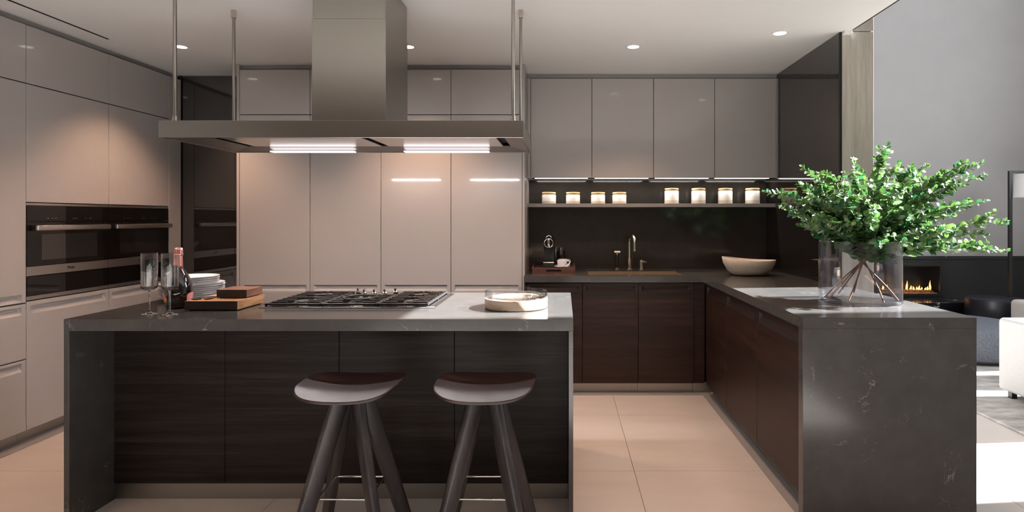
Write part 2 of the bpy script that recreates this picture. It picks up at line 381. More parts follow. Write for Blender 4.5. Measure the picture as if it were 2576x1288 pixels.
left_unit(3.531, 4.173, 'tall grey gloss cabinet holding the left wall oven nearer the viewer', [('door', 2.181, 2.535, None), ('door', 1.461, 2.179, None), ('drawer', .08, .861, (.785, .832))])
left_unit(4.173, 4.808, 'tall grey gloss cabinet holding the second wall oven, nearer the corner', [('door', 2.181, 2.535, None), ('door', 1.461, 2.179, None), ('drawer', .08, .861, (.785, .832))])
tag(box('filler_panel', M['lacquer'], (LF-.022, 4.810, .08, LF, 4.958, 2.535)), 'narrow upright grey panel between the ovens and the dark corner glass', 'panel')
struct(box('trim_8', M['cornice'], (LF-.09, 2.80, 2.537, LF-.03, 4.962, 2.575)), 'grey cornice above the oven cabinets')
def text(parent, body, loc, size, m, rot, name='lettering'):
    c = bpy.data.curves.new(name, 'FONT'); c.body = body; c.size = size; c.extrude = .0004; c.align_x = 'CENTER'; c.align_y = 'CENTER'
    o = bpy.data.objects.new(name, c); COL.objects.link(o); bpy.context.view_layer.update(); me = bpy.data.meshes.new_from_object(o); bpy.data.objects.remove(o)
    me.materials.clear(); me.materials.append(m); o = bpy.data.objects.new(name, me); COL.objects.link(o); o.parent = parent
    o.location = Vector(loc)-WO[parent.name]; o.rotation_euler = rot; return o
def oven(y0, y1, h0, h1, label):
    t = thing('wall_oven', (LF-.25, (y0+y1)/2, .862), label, 'oven', 'built-in wall ovens')
    a, b = y0+.004, y1-.004
    mbox(lb, a+.004, b-.004, .03, .48, .866, 1.458).build('housing', M['black'], t)
    mbox(lb, a, b, .002, .03, 1.443, 1.458).build('top_strip', M['steel_light'], t, bevel=.001)
    cp = mbox(lb, a, b, .0, .03, 1.345, 1.441).build('control_panel', M['gloss'], t, bevel=.001)
    dk = MB()
    for q in (.22, .27, .31, .52, .55, .68, .74):
        yy = a+(b-a)*q; dk.box(LF+.0005, yy, 1.363, LF+.001, yy+.012, 1.366)
    dk.build('touch_marks', M['cornice'], cp)['kind'] = 'stuff'
    dr = mbox(lb, a, b, .0, .03, 1.071, 1.342).build('oven_door', M['gloss'], t, bevel=.001)
    mbox(lb, a+.10, b-.10, -.0006, 0, 1.105, 1.265).build('window', M['smoked'], dr, bevel=0)
    hd = MB(); hd.box(LF+.026, h0, 1.288, LF+.046, h1, 1.322); hd.build('handle', M['steel_light'], dr, bevel=.007, seg=3)
    for yy in (h0+.004, h1-.045):
        MB().box(LF, yy, 1.287, LF+.027, yy+.04, 1.323).build('handle_mount', M['black'], dr, bevel=.003)
    bd = mbox(lb, a, b, .0, .03, 1.012, 1.069).build('steel_band', M['steel_light'], t, bevel=.001)
    text(bd, 'Miele', (LF+.0012, (a+b)/2, 1.042), .026, M['black'], (math.pi/2, 0, math.pi/2))
    mbox(lb, a, b, .0, .03, .891, 1.008).build('warming_drawer', M['gloss'], t, bevel=.001)
    mbox(lb, a, b, .002, .03, .865, .889).build('bottom_strip', M['steel_light'], t, bevel=.001)
oven(3.531, 4.173, 3.56, 4.14, 'black glass wall oven nearer the viewer with full bar handle')
oven(4.173, 4.808, 4.195, 4.79, 'black glass wall oven nearer the dark corner panel')

# ------------------------------------------------------------------ right part of back wall: base, worktop, splashback, wall cupboards
BF = 4.530; bb = backmap(BF)
bx = [-.285, .148, .581, 1.0126]
wd = ['dark wood base cabinet at the left end of the sink run, partly behind the island', 'dark wood base cabinet in the middle of the sink run', 'dark wood base cabinet at the right end of the sink run']
for k in range(3):
    a, b = bx[k], bx[k+1]
    t = thing('base_cabinet', ((a+b)/2, BF+.3, 0), wd[k], 'cabinet', 'dark wood base cabinets under the sink worktop')
    mb = MB(); mb.box(a+.001, BF+.024, .08, b-.001, 5.15, .68); mb.build('carcass', M['black'], t)
    front('door', M['dwood_red'], bb, a, b, .082, .864, t, (.795, .838))
    MB().box(a+.001, BF+.05, .0, b-.001, BF+.065, .08).build('plinth', M['steel_dark'], t)
tag(box('filler_panel', M['dwood_red'], (1.0136, BF+.012, .082, 1.098, BF+.03, .864)), 'narrow dark wood filler in the inner corner of the base cabinets', 'panel')
tag(box('filler_panel', M['dwood_red'], (-.303, BF, .082, -.287, BF+.02, .864)), 'slim dark wood filler beside the tall grey cabinets', 'panel')
struct(box('baseboard_back', M['steel_dark'], (1.0136, BF+.05, 0, 1.158, BF+.065, .08)))

PF = 1.100; pb = penmap(PF)
py = [2.682, 3.32, 3.954, 4.50]
wd = ['dark wood peninsula cabinet nearest the viewer, beside the stone end', 'dark wood peninsula cabinet in the middle of the three', 'dark wood peninsula cabinet nearest the inner corner']
for k in range(3):
    a, b = py[k], py[k+1]
    t = thing('base_cabinet', (PF+.3, (a+b)/2, 0), wd[k], 'cabinet', 'dark wood cabinets under the peninsula')
    MB().box(PF+.024, a+.001, .08, 1.79, b-.001, .86).build('carcass', M['black'], t)
    front('door', M['dwood_red'], pb, a, b, .082, .864, t, (.780, .838))
    MB().box(PF+.05, a+.001, 0, PF+.065, b-.001, .08).build('plinth', M['steel_dark'], t)
tag(box('back_panel', M['dwood'], (1.795, 2.68, .0, 1.81, 3.79, .866)), 'dark wood rear panel of the peninsula facing the lounge', 'panel')

# L-shaped stone worktop with sink cut-out and waterfall end
wt = thing('stone_worktop', (1.4, 3.6, .87), 'dark grey stone worktop running from sink to peninsula end', 'worktop')
SX0, SX1, SY0, SY1 = .200, .955, 4.575, 4.945
m = MB()
m.box(-.303, 4.50, .870, SX0, 5.174, .92); m.box(SX0, 4.50, .870, SX1, SY0, .92); m.box(SX0, SY1, .870, SX1, 5.174, .92); m.box(SX1, 4.50, .870, 1.074, 5.174, .92)
m.box(1.074, 3.80, .870, 1.797, 5.174, .92); m.box(1.074, 2.618, .870, 1.797, 3.80, .92); m.box(1.797, 2.618, .870, 1.852, 3.797, .92)
m.build('slab', M['top'], wt)
box('waterfall_end', M['top'], (1.074, 2.618, 0, 1.852, 2.668, .8695), wt, bevel=.0008)
# sink
sk = thing('sink', ((SX0+SX1)/2, (SY0+SY1)/2, .70), 'recessed steel sink set in the dark worktop', 'sink')
m = MB(); x0, x1, y0, y1, zb, zt = SX0+.003, SX1-.003, SY0+.003, SY1-.003, .70, .914
m.box(x0, y0, zb, x1, y0+.004, zt); m.box(x0, y1-.004, zb, x1, y1, zt); m.box(x0, y0, zb, x0+.004, y1, zt); m.box(x1-.004, y0, zb, x1, y1, zt); m.box(x0, y0, zb-.004, x1, y1, zb)
m.build('basin', M['sinksteel'], sk); MB().cyl(((x0+x1)/2, 4.76, zb), ((x0+x1)/2, 4.76, zb+.004), .04).build('drain', M['chrome'], sk, smooth=40)
# taps
fx = (1583.5-1417)*4.99/1470
t = thing('kitchen_tap', (fx, 4.99, .92), 'tall curved nickel kitchen tap in the middle behind the sink', 'tap')
MB().lathe([(0, 0), (.030, 0), (.030, .014), (.020, .016), (.020, .098), (.013, .102), (0, .102)], (fx, 4.99, .92), 28).build('base', M['nickel'], t, smooth=40)
pts = [(fx, 4.99, 1.02), (fx, 4.99, 1.12), (fx, 4.99, 1.165)]
for a in range(0, 181, 15):
    q = math.radians(a); pts.append((fx+.013*(1-math.cos(q)), 4.99-.075*(1-math.cos(q)), 1.165+.055*math.sin(q)))
pts.append((fx+.026, 4.84, 1.09)); MB().tube(pts, .0115, 14).build('spout', M['nickel'], t, smooth=60)
sx_ = (1552.5-1417)*4.99/1470
t = thing('hand_spray', (sx_, 4.99, .92), 'black and nickel hand spray standing left of the tap', 'spray')
MB().lathe([(0, 0), (.028, 0), (.028, .014), (.019, .018), (.019, .022), (0, .022)], (sx_, 4.99, .92), 24).build('base', M['nickel'], t, smooth=40)
MB().cyl((sx_, 4.99, .942), (sx_, 4.99, 1.052), .014, 20).build('grip', M['black'], t, smooth=40)
MB().cyl((sx_, 4.99, 1.052), (sx_, 4.99, 1.068), .008, 16).build('joint', M['nickel'], t, smooth=40)
MB().cyl((sx_-.024, 4.99, 1.076), (sx_+.026, 4.985, 1.076), .0115, 20).build('spray_head', M['nickel'], t, smooth=40)
mx_ = (1613.5-1417)*4.99/1470
t = thing('tap_control', (mx_, 4.99, .92), 'short nickel mixer control standing right of the tap', 'tap')
MB().lathe([(0, 0), (.028, 0), (.028, .012), (.021, .015), (.021, .06), (.019, .061), (.019, .063), (.021, .064), (.021, .088), (0, .088)], (mx_, 4.99, .92), 28).build('body', M['nickel'], t, smooth=40)
MB().tube([(mx_+.018, 4.985, .99), (mx_+.034, 4.96, .993)], .0085, 14).build('lever', M['nickel'], t, smooth=40)

# splashback
tag(box('splashback', M['splash'], (-.302, 5.175, .921, 1.797, 5.189, 1.699), bevel=0), 'dark polished stone splashback behind sink and shelf', 'splashback')
# right-hand dark glass wall panel
t = thing('glass_wall_panel', (1.8, 4.48, .921), 'tall dark glass panel on the wall right of the cupboards', 'panel')
box('glass', M['smoked'], (1.798, 3.815, .9215, 1.811, 5.188, 2.572), t, bevel=0)
box('edge_strip', M['black'], (1.797, 3.797, .9215, 1.812, 3.8145, 2.573), t)
# wall cupboards
WF = 4.895; wb = backmap(WF)
wx = [-.273, .2398, .756, 1.269, 1.785]
wd = ['leftmost grey gloss wall cupboard above the shelf', 'second grey gloss wall cupboard from the left above the shelf', 'third grey gloss wall cupboard from the left above the shelf', 'rightmost grey gloss wall cupboard, beside the dark glass']
for k in range(4):
    a, b = wx[k], wx[k+1]
    t = thing('wall_cupboard', ((a+b)/2, WF+.15, 1.70), wd[k], 'cabinet', 'wall cupboards above the sink')
    MB().box(a+.001, WF+.024, 1.712, b-.001, 5.186, 2.535).build('carcass', M['carcass'], t)
    front('door', M['lacquer'], wb, a, b, 1.700, 2.535, t)
    MB().box(a+.03, WF+.085, 1.703, b-.03, WF+.125, 1.711).build('light_strip', M['ledw'], t)
    light('AREA', 'under_cupboard_light', ((a+b)/2, WF+.105, 1.700), 1.5, (1, .91, .82), aim=(0, 0, -1), shape='RECTANGLE', size=.44, size_y=.03)
tag(box('filler_panel', M['lacquer'], (-.302, WF, 1.70, -.2745, WF+.02, 2.535)), 'slim grey filler left of the wall cupboards', 'panel')
tag(box('filler_panel', M['lacquer'], (1.7865, WF, 1.70, 1.797, WF+.02, 2.535)), 'slim grey filler between wall cupboards and dark glass', 'panel')
struct(box('trim_9', M['cornice'], (-.302, WF+.02, 2.537, 1.797, WF+.08, 2.575)), 'grey cornice above the wall cupboards')
# shelf
tag(box('wall_shelf', M['cornice'], (-.302, 4.945, 1.458, 1.797, 5.174, 1.488)), 'long pale grey shelf carrying the canisters', 'shelf')
# canisters
def canister(h):
    t = thing('canister', (0, 0, 0), '', 'canister', 'ceramic canisters with wooden lids on the shelf')
    r = .060; k = .25*h
    MB().lathe([(0, .001), (r-.003, .0), (r, .003), (r, k), (r, h-.008), (r-.003, h-.004), (r-.006, h-.004), (r-.010, h-.008), (0, h-.008)], seg=40).build('jar', M['ceramic'], t, smooth=40)
    MB().closed_lathe([(r-.002, .001), (r+.0006, .003), (r+.0006, k), (r-.002, k)], seg=40).build('glaze_band', M['ceramic2'], t, smooth=40)
    MB().lathe([(0, h-.008), (r-.010, h-.008), (r-.007, h), (r-.001, h+.004), (r, h+.010), (r-.001, h+.016), (r-.004, h+.018), (0, h+.018)], seg=40).build('lid', M['lidwood'], t, smooth=40)
    return t
cs, ct = canister(.082), canister(.116)
ordn = ['leftmost', 'second from the left', 'third from the left', 'fourth from the left', 'fifth from the left', 'sixth from the left', 'seventh from the left', 'eighth from the left']
cxs = [1381, 1441.5, 1504.5, 1558, 1689.5, 1757, 1824.5, 1893]
for k, x in enumerate(cxs):
    src = cs if k < 4 else ct
    loc = ((x-1417)*5.06/1470, 5.06, 1.4885)
    o = src if k in (0, 4) else copy_tree(src)
    o.location = loc; o.rotation_euler = (0, 0, k*1.3)
    o['label'] = ('%s %s white canister with wooden lid on the shelf' % ('short' if k < 4 else 'tall', ['leftmost', 'second', 'third', 'fourth'][k % 4] if k % 4 == 0 else ['', 'second from left', 'third from left', 'rightmost'][k % 4]))
# white bowl
def bowl():
    cx, cy, z = 1.447, 4.56, .92; n = 64; t = MB(); prof = [(0, .004), (.10, .002), (.125, .006), (.165, .035), (.196, .085), (.205, .118), (.204, .126), (.200, .126), (.192, .09), (.16, .045), (.12, .02), (0, .016)]
    rs = []
    for r, h in prof:
        ring = []
        for k in range(n):
            a = 2*math.pi*k/n; wob = 1+.0*math.cos(a); hh = h*(1+.09*math.cos(a+math.pi)+.05*math.cos(2*a+.6)) if h > .03 else h
            ring.append((cx+r*1.0*math.cos(a), cy+r*.82*math.sin(a), z+hh))
        rs.append(ring)
    t.rings(rs)
    return t.build('fruit_bowl', M['bowl'], smooth=50)
tag(bowl(), 'empty off-white bowl with uneven rim on the dark worktop', 'bowl')

# coffee tray, machine, frother, cups
tz = .92
t = thing('serving_tray', (-.077, 4.80, tz), 'reddish brown wooden tray under the coffee machine', 'tray')
x0, x1, y0, y1 = -.249, .094, 4.645, 5.07
hx0, hx1 = -.135, -.018
m = MB(); m.box(x0, y0+.012, tz, x1, y1, tz+.042)
for a, b, c, d in ((x0, y0+.012, x0+.012, y1), (x1-.012, y0+.012, x1, y1)): m.box(a, b, tz+.042, c, d, tz+.056)
m.box(x0, y0, tz, x1, y0+.012, tz+.018); m.box(x0, y0, tz+.034, x1, y0+.012, tz+.05); m.box(x0, y0, tz+.018, hx0, y0+.012, tz+.034); m.box(hx1, y0, tz+.018, x1, y0+.012, tz+.034)
m.build('body', M['traywood'], t)
MB().box(hx0, y0+.0095, tz+.018, hx1, y0+.0115, tz+.034).build('handle_slot', M['slot'], t)
bz = tz+.0425
mcx = -.118
t = thing('coffee_machine', (mcx, 4.80, bz), 'slim black capsule coffee machine with chrome ring on the tray', 'coffee machine')
def silh(w, h, hb, y0, y1, n=14):
    pts = [(-w, hb), (w, hb)]+[(w*math.cos(math.pi*k/n), h-w+w*math.sin(math.pi*k/n)) for k in range(n+1)]
    r0 = [(mcx+x, y0, bz+z) for x, z in pts]; r1 = [(mcx+x, y1, bz+z) for x, z in pts]; return MB().rings([r0, r1])
silh(.042, .236, .150, 4.725, 4.93).build('body', M['gloss'], t, bevel=.003)
MB().box(mcx-.042, 4.80, bz, mcx+.042, 4.93, bz+.150).build('rear_housing', M['black'], t, bevel=.003)
MB().box(mcx-.042, 4.70, bz, mcx+.042, 4.80, bz+.040).build('drip_base', M['black'], t, bevel=.004)
MB().box(mcx-.044, 4.695, bz+.041, mcx+.044, 4.80, bz+.050).build('cup_rest', M['chrome'], t, bevel=.002)
g = MB()
for k in range(9): g.box(mcx-.036+k*.0085, 4.793, bz+.056, mcx-.031+k*.0085, 4.799, bz+.146)
g.build('ribbed_front', M['iron'], t)
MB().tube([(mcx+.035*math.cos(2*math.pi*k/28), 4.722, bz+.200+.035*math.sin(2*math.pi*k/28)) for k in range(28)], .0035, 8, cyc=True).build('chrome_ring', M['chrome'], t, smooth=60)
MB().box(mcx-.009, 4.708, bz+.166, mcx+.009, 4.724, bz+.232).build('coffee_outlet', M['chrome'], t, bevel=.004, seg=3)
MB().tube([(mcx+.021*math.cos(math.pi*k/10), 4.76, bz+.238+.020*math.sin(math.pi*k/10)) for k in range(11)], .004, 8).build('lever_handle', M['chrome'], t, smooth=60)
fxx, fy = (1410.5-1417)*4.97/1470, 4.975
t = thing('milk_frother', (fxx, fy, bz), 'black milk frother with clear lid beside the coffee machine', 'frother')
MB().lathe([(0, 0), (.045, 0), (.045, .02), (.040, .024), (.038, .03), (0, .03)], (fxx, fy, bz), 28).build('base', M['black'], t, smooth=40)
MB().lathe([(0, .03), (.036, .03), (.038, .12), (.036, .123), (0, .123)], (fxx, fy, bz), 28).build('jug', M['gloss'], t, smooth=40)
MB().closed_lathe([(.030, .123), (.033, .123), (.033, .158), (.030, .158)], (fxx, fy, bz), 28).build('clear_lid', M['glass'], t, smooth=40)
MB().lathe([(0, .123), (.026, .124), (.022, .128), (.008, .132), (.008, .145), (.014, .150), (0, .156)], (fxx, fy, bz), 16).build('whisk_cap', M['chrome'], t, smooth=40)
def cup(cx, cy, z, lab, slab):
    s = MB().lathe([(0, .0), (.028, 0), (.030, .002), (.060, .013), (.0635, .016), (.062, .017), (.030, .006), (0, .005)], (cx, cy, z), 36).build('saucer', M['china'], smooth=50)
    tag(s, slab, 'saucer', 'coffee saucers')
    z2 = z+.0062; t = thing('coffee_cup', (cx, cy, z2), lab, 'cup', 'coffee cups')
    MB().lathe([(0, 0), (.022, 0), (.025, .003), (.036, .022), (.040, .05), (.0405, .056), (.038, .056), (.0375, .05), (.033, .024), (.020, .006), (0, .005)], (cx, cy, z2), 36).build('bowl', M['china'], t, smooth=50)
    MB().tube([(cx+.037, cy, z2+.050), (cx+.052, cy, z2+.052), (cx+.062, cy, z2+.042), (cx+.060, cy, z2+.026), (cx+.048, cy, z2+.016), (cx+.034, cy, z2+.014)], .0042, 8).build('handle', M['china'], t, smooth=60)
cup(-.011, 4.715, bz, 'white coffee cup in front on the tray', 'white saucer under the front coffee cup')
cup(-.004, 4.850, bz, 'white coffee cup behind the front one, its rim and handle showing', 'white saucer under the rear coffee cup')

# ------------------------------------------------------------------ island
IX0, IX1, IY0, IY1 = -2.203, .0438, 2.577, 3.496
t = thing('island_worktop', ((IX0+IX1)/2, 3.03, .87), 'dark grey stone slab on top of the kitchen island', 'worktop')
CX0, CX1, CY0, CY1 = -1.509, -.634, 2.888, 3.422
m = MB().box(IX0, IY0, .868, IX1, CY0+.03, .92).box(IX0, CY1-.03, .868, IX1, IY1, .92).box(IX0, CY0+.03, .868, CX0+.03, CY1-.03, .92).box(CX1-.03, CY0+.03, .868, IX1, CY1-.03, .92)
m.build('slab', M['top'], t)
isl = thing('kitchen_island', ((IX0+IX1)/2, 3.1, 0), 'kitchen island of dark wood panels between two grey stone end slabs', 'island')
box('end_slab', M['top'], (IX0, IY0, 0, IX0+.024, IY1, .8675), isl, bevel=.0008)
box('end_slab', M['top'], (IX1-.020, IY0, 0, IX1, IY1, .8675), isl, bevel=.0008)
IP = 2.833
px = [-2.178, -1.640, -1.087, -.528, .0225]
for k in range(4): box('front_panel', M['dwood'], (px[k]+.0015, IP, .079, px[k+1]-.0015, IP+.022, .867), isl, bevel=.0008)
MB().box(-2.178, IP+.024, .079, .0225, IY1-.03, .84).build('carcass', M['black'], isl)
MB().box(-2.178, IP+.012, 0, .0225, IP+.03, .078).build('plinth', M['steel_dark'], isl)
for k in range(4): box('rear_door', M['dwood'], (px[k]+.0015, IY1-.028, .082, px[k+1]-.0015, IY1-.006, .867), isl, bevel=.0008)
MB().box(-2.178, IY1-.09, 0, .0225, IY1-.07, .078).build('rear_plinth', M['steel_dark'], isl)

# gas hob
hb = thing('gas_hob', ((CX0+CX1)/2, (CY0+CY1)/2, .92), 'steel five burner gas hob with black cast iron grates in the island', 'hob')
m = MB().box(CX0+.002, CY0+.002, .9202, CX1-.002, CY1-.002, .926); m.box(CX0+.04, CY0+.04, .86, CX1-.04, CY1-.04, .9202)
m.build('steel_tray', M['polish'], hb, bevel=.0015)
zg = .926
def grate(x0, x1, y0, y1):
    m = MB(); w = .011; h0, h1 = zg+.005, zg+.015
    m.box(x0, y0, h0, x1, y0+w, h1).box(x0, y1-w, h0, x1, y1, h1).box(x0, y0, h0, x0+w, y1, h1).box(x1-w, y0, h0, x1, y1, h1)
    for a in (x0, x1-w):
        for b in (y0, (y0+y1)/2-w/2, y1-w): m.box(a, b, zg, a+w, b+w, h0)
    n = int((y1-y0)/.052)
    for k in range(1, n):
        y = y0+(y1-y0)*k/n-.004; L = .075 if k % 2 else .095
        m.box(x0+w, y, h0+.002, x0+w+L, y+.0085, h1+.003); m.box(x1-w-L, y, h0+.002, x1-w, y+.0085, h1+.003)
    xm = (x0+x1)/2
    m.box(xm-.004, y0+w, h0+.002, xm+.004, y0+.07, h1+.003); m.box(xm-.004, y1-.07, h0+.002, xm+.004, y1-w, h1+.003)
    if y1-y0 > .4: m.box(x0+w, (y0+y1)/2-.005, h0, x1-w, (y0+y1)/2+.005, h1)
    return m
g1 = grate(CX0+.022, -1.213, CY0+.022, CY1-.02)
g2 = grate(-1.208, -.932, CY0+.022, 3.262)
g3 = grate(-.927, CX1-.04, CY0+.022, CY1-.02)
for g in (g1, g2, g3): g.build('grate', M['iron'], hb, bevel=.002)
MB().tube([(-1.07+.085*math.cos(2*math.pi*k/32), 3.085+.085*math.sin(2*math.pi*k/32), zg+.0225) for k in range(32)], .0045, 8, cyc=True).build('wok_ring', M['iron'], hb, smooth=60)
for bx_, by_, r in ((-1.35, 3.03, .042), (-1.35, 3.28, .034), (-1.07, 3.085, .055), (-.79, 3.03, .034), (-.79, 3.28, .042)):
    b = MB().lathe([(0, 0), (r+.012, 0), (r+.010, .004), (r, .005), (r, .008), (0, .008)], (bx_, by_, zg), 28).build('burner', M['polish'], hb, smooth=40)
    MB().lathe([(0, .008), (r-.004, .008), (r-.003, .012), (r-.008, .014), (0, .014)], (bx_, by_, zg), 28).build('burner_cap', M['iron'], b, smooth=40)
for x, yy in ((902, 3.385), (917.5, 3.335), (942.5, 3.330), (969, 3.335), (996, 3.385)):
    X = (x-1417)*yy/1470
    k = MB().lathe([(0, 0), (.017, 0), (.017, .003), (.011, .006), (.011, .012), (0, .012)], (X, yy, zg), 24).build('knob', M['black'], hb, smooth=40)
    MB().lathe([(0, .012), (.015, .012), (.016, .016), (.013, .019), (0, .019)], (X, yy, zg), 24).box(X-.005, yy-.016, zg+.019, X+.005, yy+.016, zg+.034).build('knob_grip', M['chrome'], k, smooth=40)

# ------------------------------------------------------------------ extractor hood
HX0, HX1, HY0, HY1, HZ0, HZ1 = -1.958, -.194, 2.825, 3.486, 1.755, 1.838
hd = thing('extractor_hood', (-1.08, 3.155, HZ0), 'large brushed steel island extractor hood hanging over the hob', 'extractor hood')
m = MB(); e = .012
m.box(HX0, HY0, HZ0, HX1, HY0+e, HZ1).box(HX0, HY1-e, HZ0, HX1, HY1, HZ1).box(HX0, HY0+e, HZ0, HX0+e, HY1-e, HZ1).box(HX1-e, HY0+e, HZ0, HX1, HY1-e, HZ1)
m.box(HX0+e, HY0+e, HZ1-e, HX1-e, HY1-e, HZ1)
m.build('canopy', M['steel'], hd, bevel=.0012)
# underside: sloping flange all round, two mirror panels with dark suction gaps
def ringquad(m, a, b, za, zb):
    (ax0, ay0, ax1, ay1), (bx0, by0, bx1, by1) = a, b
    v = [(ax0, ay0, za), (ax1, ay0, za), (ax1, ay1, za), (ax0, ay1, za), (bx0, by0, zb), (bx1, by0, zb), (bx1, by1, zb), (bx0, by1, zb)]
    up = [(x, y, z+.004) for x, y, z in v]
    f = []
    for i in range(4):
        j = (i+1) % 4; f += [(i, j, 4+j, 4+i), (8+i, 12+i, 12+j, 8+j), (i, 8+i, 8+j, j), (4+i, 4+j, 12+j, 12+i)]
    return m.add(v+up, f)
fl_ = .165
ringquad(MB(), (HX0+.014, HY0+.014, HX1-.014, HY1-.014), (HX0+fl_, HY0+fl_-.03, HX1-fl_+.06, HY1-fl_), HZ0+.002, HZ0+.018).build('flange', M['flange'], hd, recalc=True)
MB().box(HX0+.02, HY0+.02, HZ0+.040, HX1-.02, HY1-.02, HZ0+.044).build('suction_gap', M['slot'], hd)
for a, b in ((HX0+fl_+.05, -1.025), (-.985, HX1-fl_+.02)):
    box('filter_panel', M['filter'], (a, HY0+fl_-.03, HZ0+.016, b, HY1-fl_-.012, HZ0+.030), hd, bevel=.002)
for a, b in ((-1.70, -1.215), (-.925, -.432)):
    tb_ = MB().box(a, 3.385, HZ0-.006, b, 3.430, HZ0+.001).build('light_tube', M['led'], hd, bevel=.002, seg=2)
    light('AREA', 'hood_light', ((a+b)/2, 3.40, HZ0-.012), 9, (1, .90, .88), aim=(0, .12, -1), shape='RECTANGLE', size=.48, size_y=.05)
DX0, DX1, DY0, DY1 = -1.269, -.896, 2.948, 3.362
MB().box(DX0, DY0, HZ1+.0005, DX1, DY1, 2.372).build('duct_cover', M['steel'], hd, bevel=.0015)
MB().box(DX0+.003, DY0+.003, 2.372, DX1-.003, DY1-.003, cz-.001).build('upper_duct_cover', M['steel'], hd, bevel=.0015)
for X in (-1.920, -.248):
    for Y in (2.889, 3.405):
        r = MB().cyl((X, Y, HZ1), (X, Y, cz-.001), .009, 16).build('hanging_rod', M['steel'], hd, smooth=40)
        MB().cyl((X, Y, HZ1+.0005), (X, Y, HZ1+.030), .013, 16).build('rod_ferrule', M['nickel'], r, smooth=40)
        MB().cyl((X, Y, cz-.045), (X, Y, cz-.0005), .014, 16).build('ceiling_cap', M['nickel'], r, smooth=40)

# ------------------------------------------------------------------ ceiling fittings
names = {(-2.70, 4.123): 'round recessed ceiling light above the oven wall, beside the hood rod', (-1.094, 4.123): 'round recessed ceiling light just right of the hood duct',
         (.494, 4.123): 'round recessed ceiling light above the sink cupboards', (1.416, 3.82): 'round recessed ceiling light nearest the dark glass panel'}
for (X, Y), lab in names.items():
    t = thing('ceiling_light', (X, Y, cz-.004), lab, 'ceiling light', 'recessed ceiling lights')
    MB().closed_lathe([(.040, 0), (.058, .0), (.058, .0035), (.040, .0035)], (X, Y, cz-.004), 36).build('rim', M['ceil'], t, smooth=40)
    MB().lathe([(0, .001), (.039, .001), (.039, .0035), (0, .0035)], (X, Y, cz-.004), 36).build('lens', M['lens'], t, smooth=40)
warm = (1, .60, .40)
for X, Y, E in ((-2.70, 4.123, 74), (-1.094, 4.123, 74), (.494, 4.123, 60), (1.416, 3.82, 20), (-2.75, 2.6, 55), (.55, 2.7, 50), (-2.75, 1.1, 38), (-.9, 1.1, 22), (.6, 1.0, 22)):
    light('SPOT', 'downlight', (X, Y, cz-.02), E, warm, aim=(0, 0, -1), spot_size=math.radians(105), spot_blend=.7, shadow_soft_size=.04)
struct(MB().box(-3.083, .4, cz-.003, -3.069, 3.95, cz-.0005).build('trim_10', M['slot']), 'black linear air slot in the ceiling')

# ------------------------------------------------------------------ bar stools
def leg_mesh(p0, p1, wd, w0, t0, w1, t1):
    p0, p1 = Vector(p0), Vector(p1); wd = Vector(wd).normalized(); ax = (p1-p0).normalized(); td = ax.cross(wd).normalized(); rs = []
    for s_, (w, t) in ((0, (w0, t0)), (1, (w1, t1))):
        p = p0.lerp(p1, s_); c = min(w, t)*.28; pr = []
        hw, ht = w/2, t/2
        for sx, sy, order in ((1, 1, 0), (-1, 1, 1), (-1, -1, 0), (1, -1, 1)):
            for q in ((0, 1, 2) if order == 0 else (2, 1, 0)):
                a = [(hw, ht-c), (hw-.3*c, ht-.3*c), (hw-c, ht)][q]; pr.append(p+wd*a[0]*sx+td*a[1]*sy)
        rs.append(pr)
    return MB().rings(rs)
def stool(cx, cy, lab):
    t = thing('bar_stool', (cx, cy, .0005), lab, 'stool', 'bar stools in front of the island')
    A, a, zt = .186, .030, .672
    for sx in (-1, 1):
        for sy in (-1, 1):
            leg_mesh((cx+sx*a, cy+sy*a, zt), (cx+sx*A, cy+sy*A, .0005), (sx, sy, 0), .078, .036, .060, .030).build('leg', M['stool'], t, smooth=50)
    MB().cyl((cx, cy, zt-.02), (cx, cy, zt+.012), .085, 24).build('seat_support', M['stool'], t, smooth=40)
    z = .285; q = .100; m = MB()
    m.tube([(cx-q, cy-q, z), (cx+q, cy-q, z), (cx+q, cy+q, z), (cx-q, cy+q, z)], .0045, 10, cyc=True)
    m.build('footrest', M['chrome'], t, smooth=50)
    n = 72; rings = []
    def pt(r, k, top):
        th = 2*math.pi*k/n; e = 2/3.6; c_, s_ = math.cos(th), math.sin(th)
        u = math.copysign(abs(c_)**e, c_)*r; v = math.copysign(abs(s_)**e, s_)*r
        taper = 1+.04*v
        zz = .700+.016*u*u-.019*max(0, (-v-.42)/.58)**1.25-.005*(1-u*u)*(1-v*v)
        return (cx+.2*u*taper, cy+.176*v, zz-(0 if top else .012))
    for r in (0.0001, .15, .3, .45, .6, .72, .84, .93, .98): rings.append([pt(r, k, True) for k in range(n)])
    rings.append([tuple(a+(0, 0, -.003)[i] for i, a in enumerate(pt(.998, k, True))) for k in range(n)])
    rings.append([tuple(a+(0, 0, .002)[i] for i, a in enumerate(pt(.995, k, False))) for k in range(n)])
    for r in (.97, .6, .3, .0001): rings.append([pt(r, k, False) for k in range(n)])
    MB().rings(rings).build('seat', M['seat'], t, smooth=35)
stool(-.848, 2.345, 'left dark wood bar stool with shaped seat and steel footrest')
stool(-.310, 2.345, 'right dark wood bar stool with shaped seat and steel footrest')

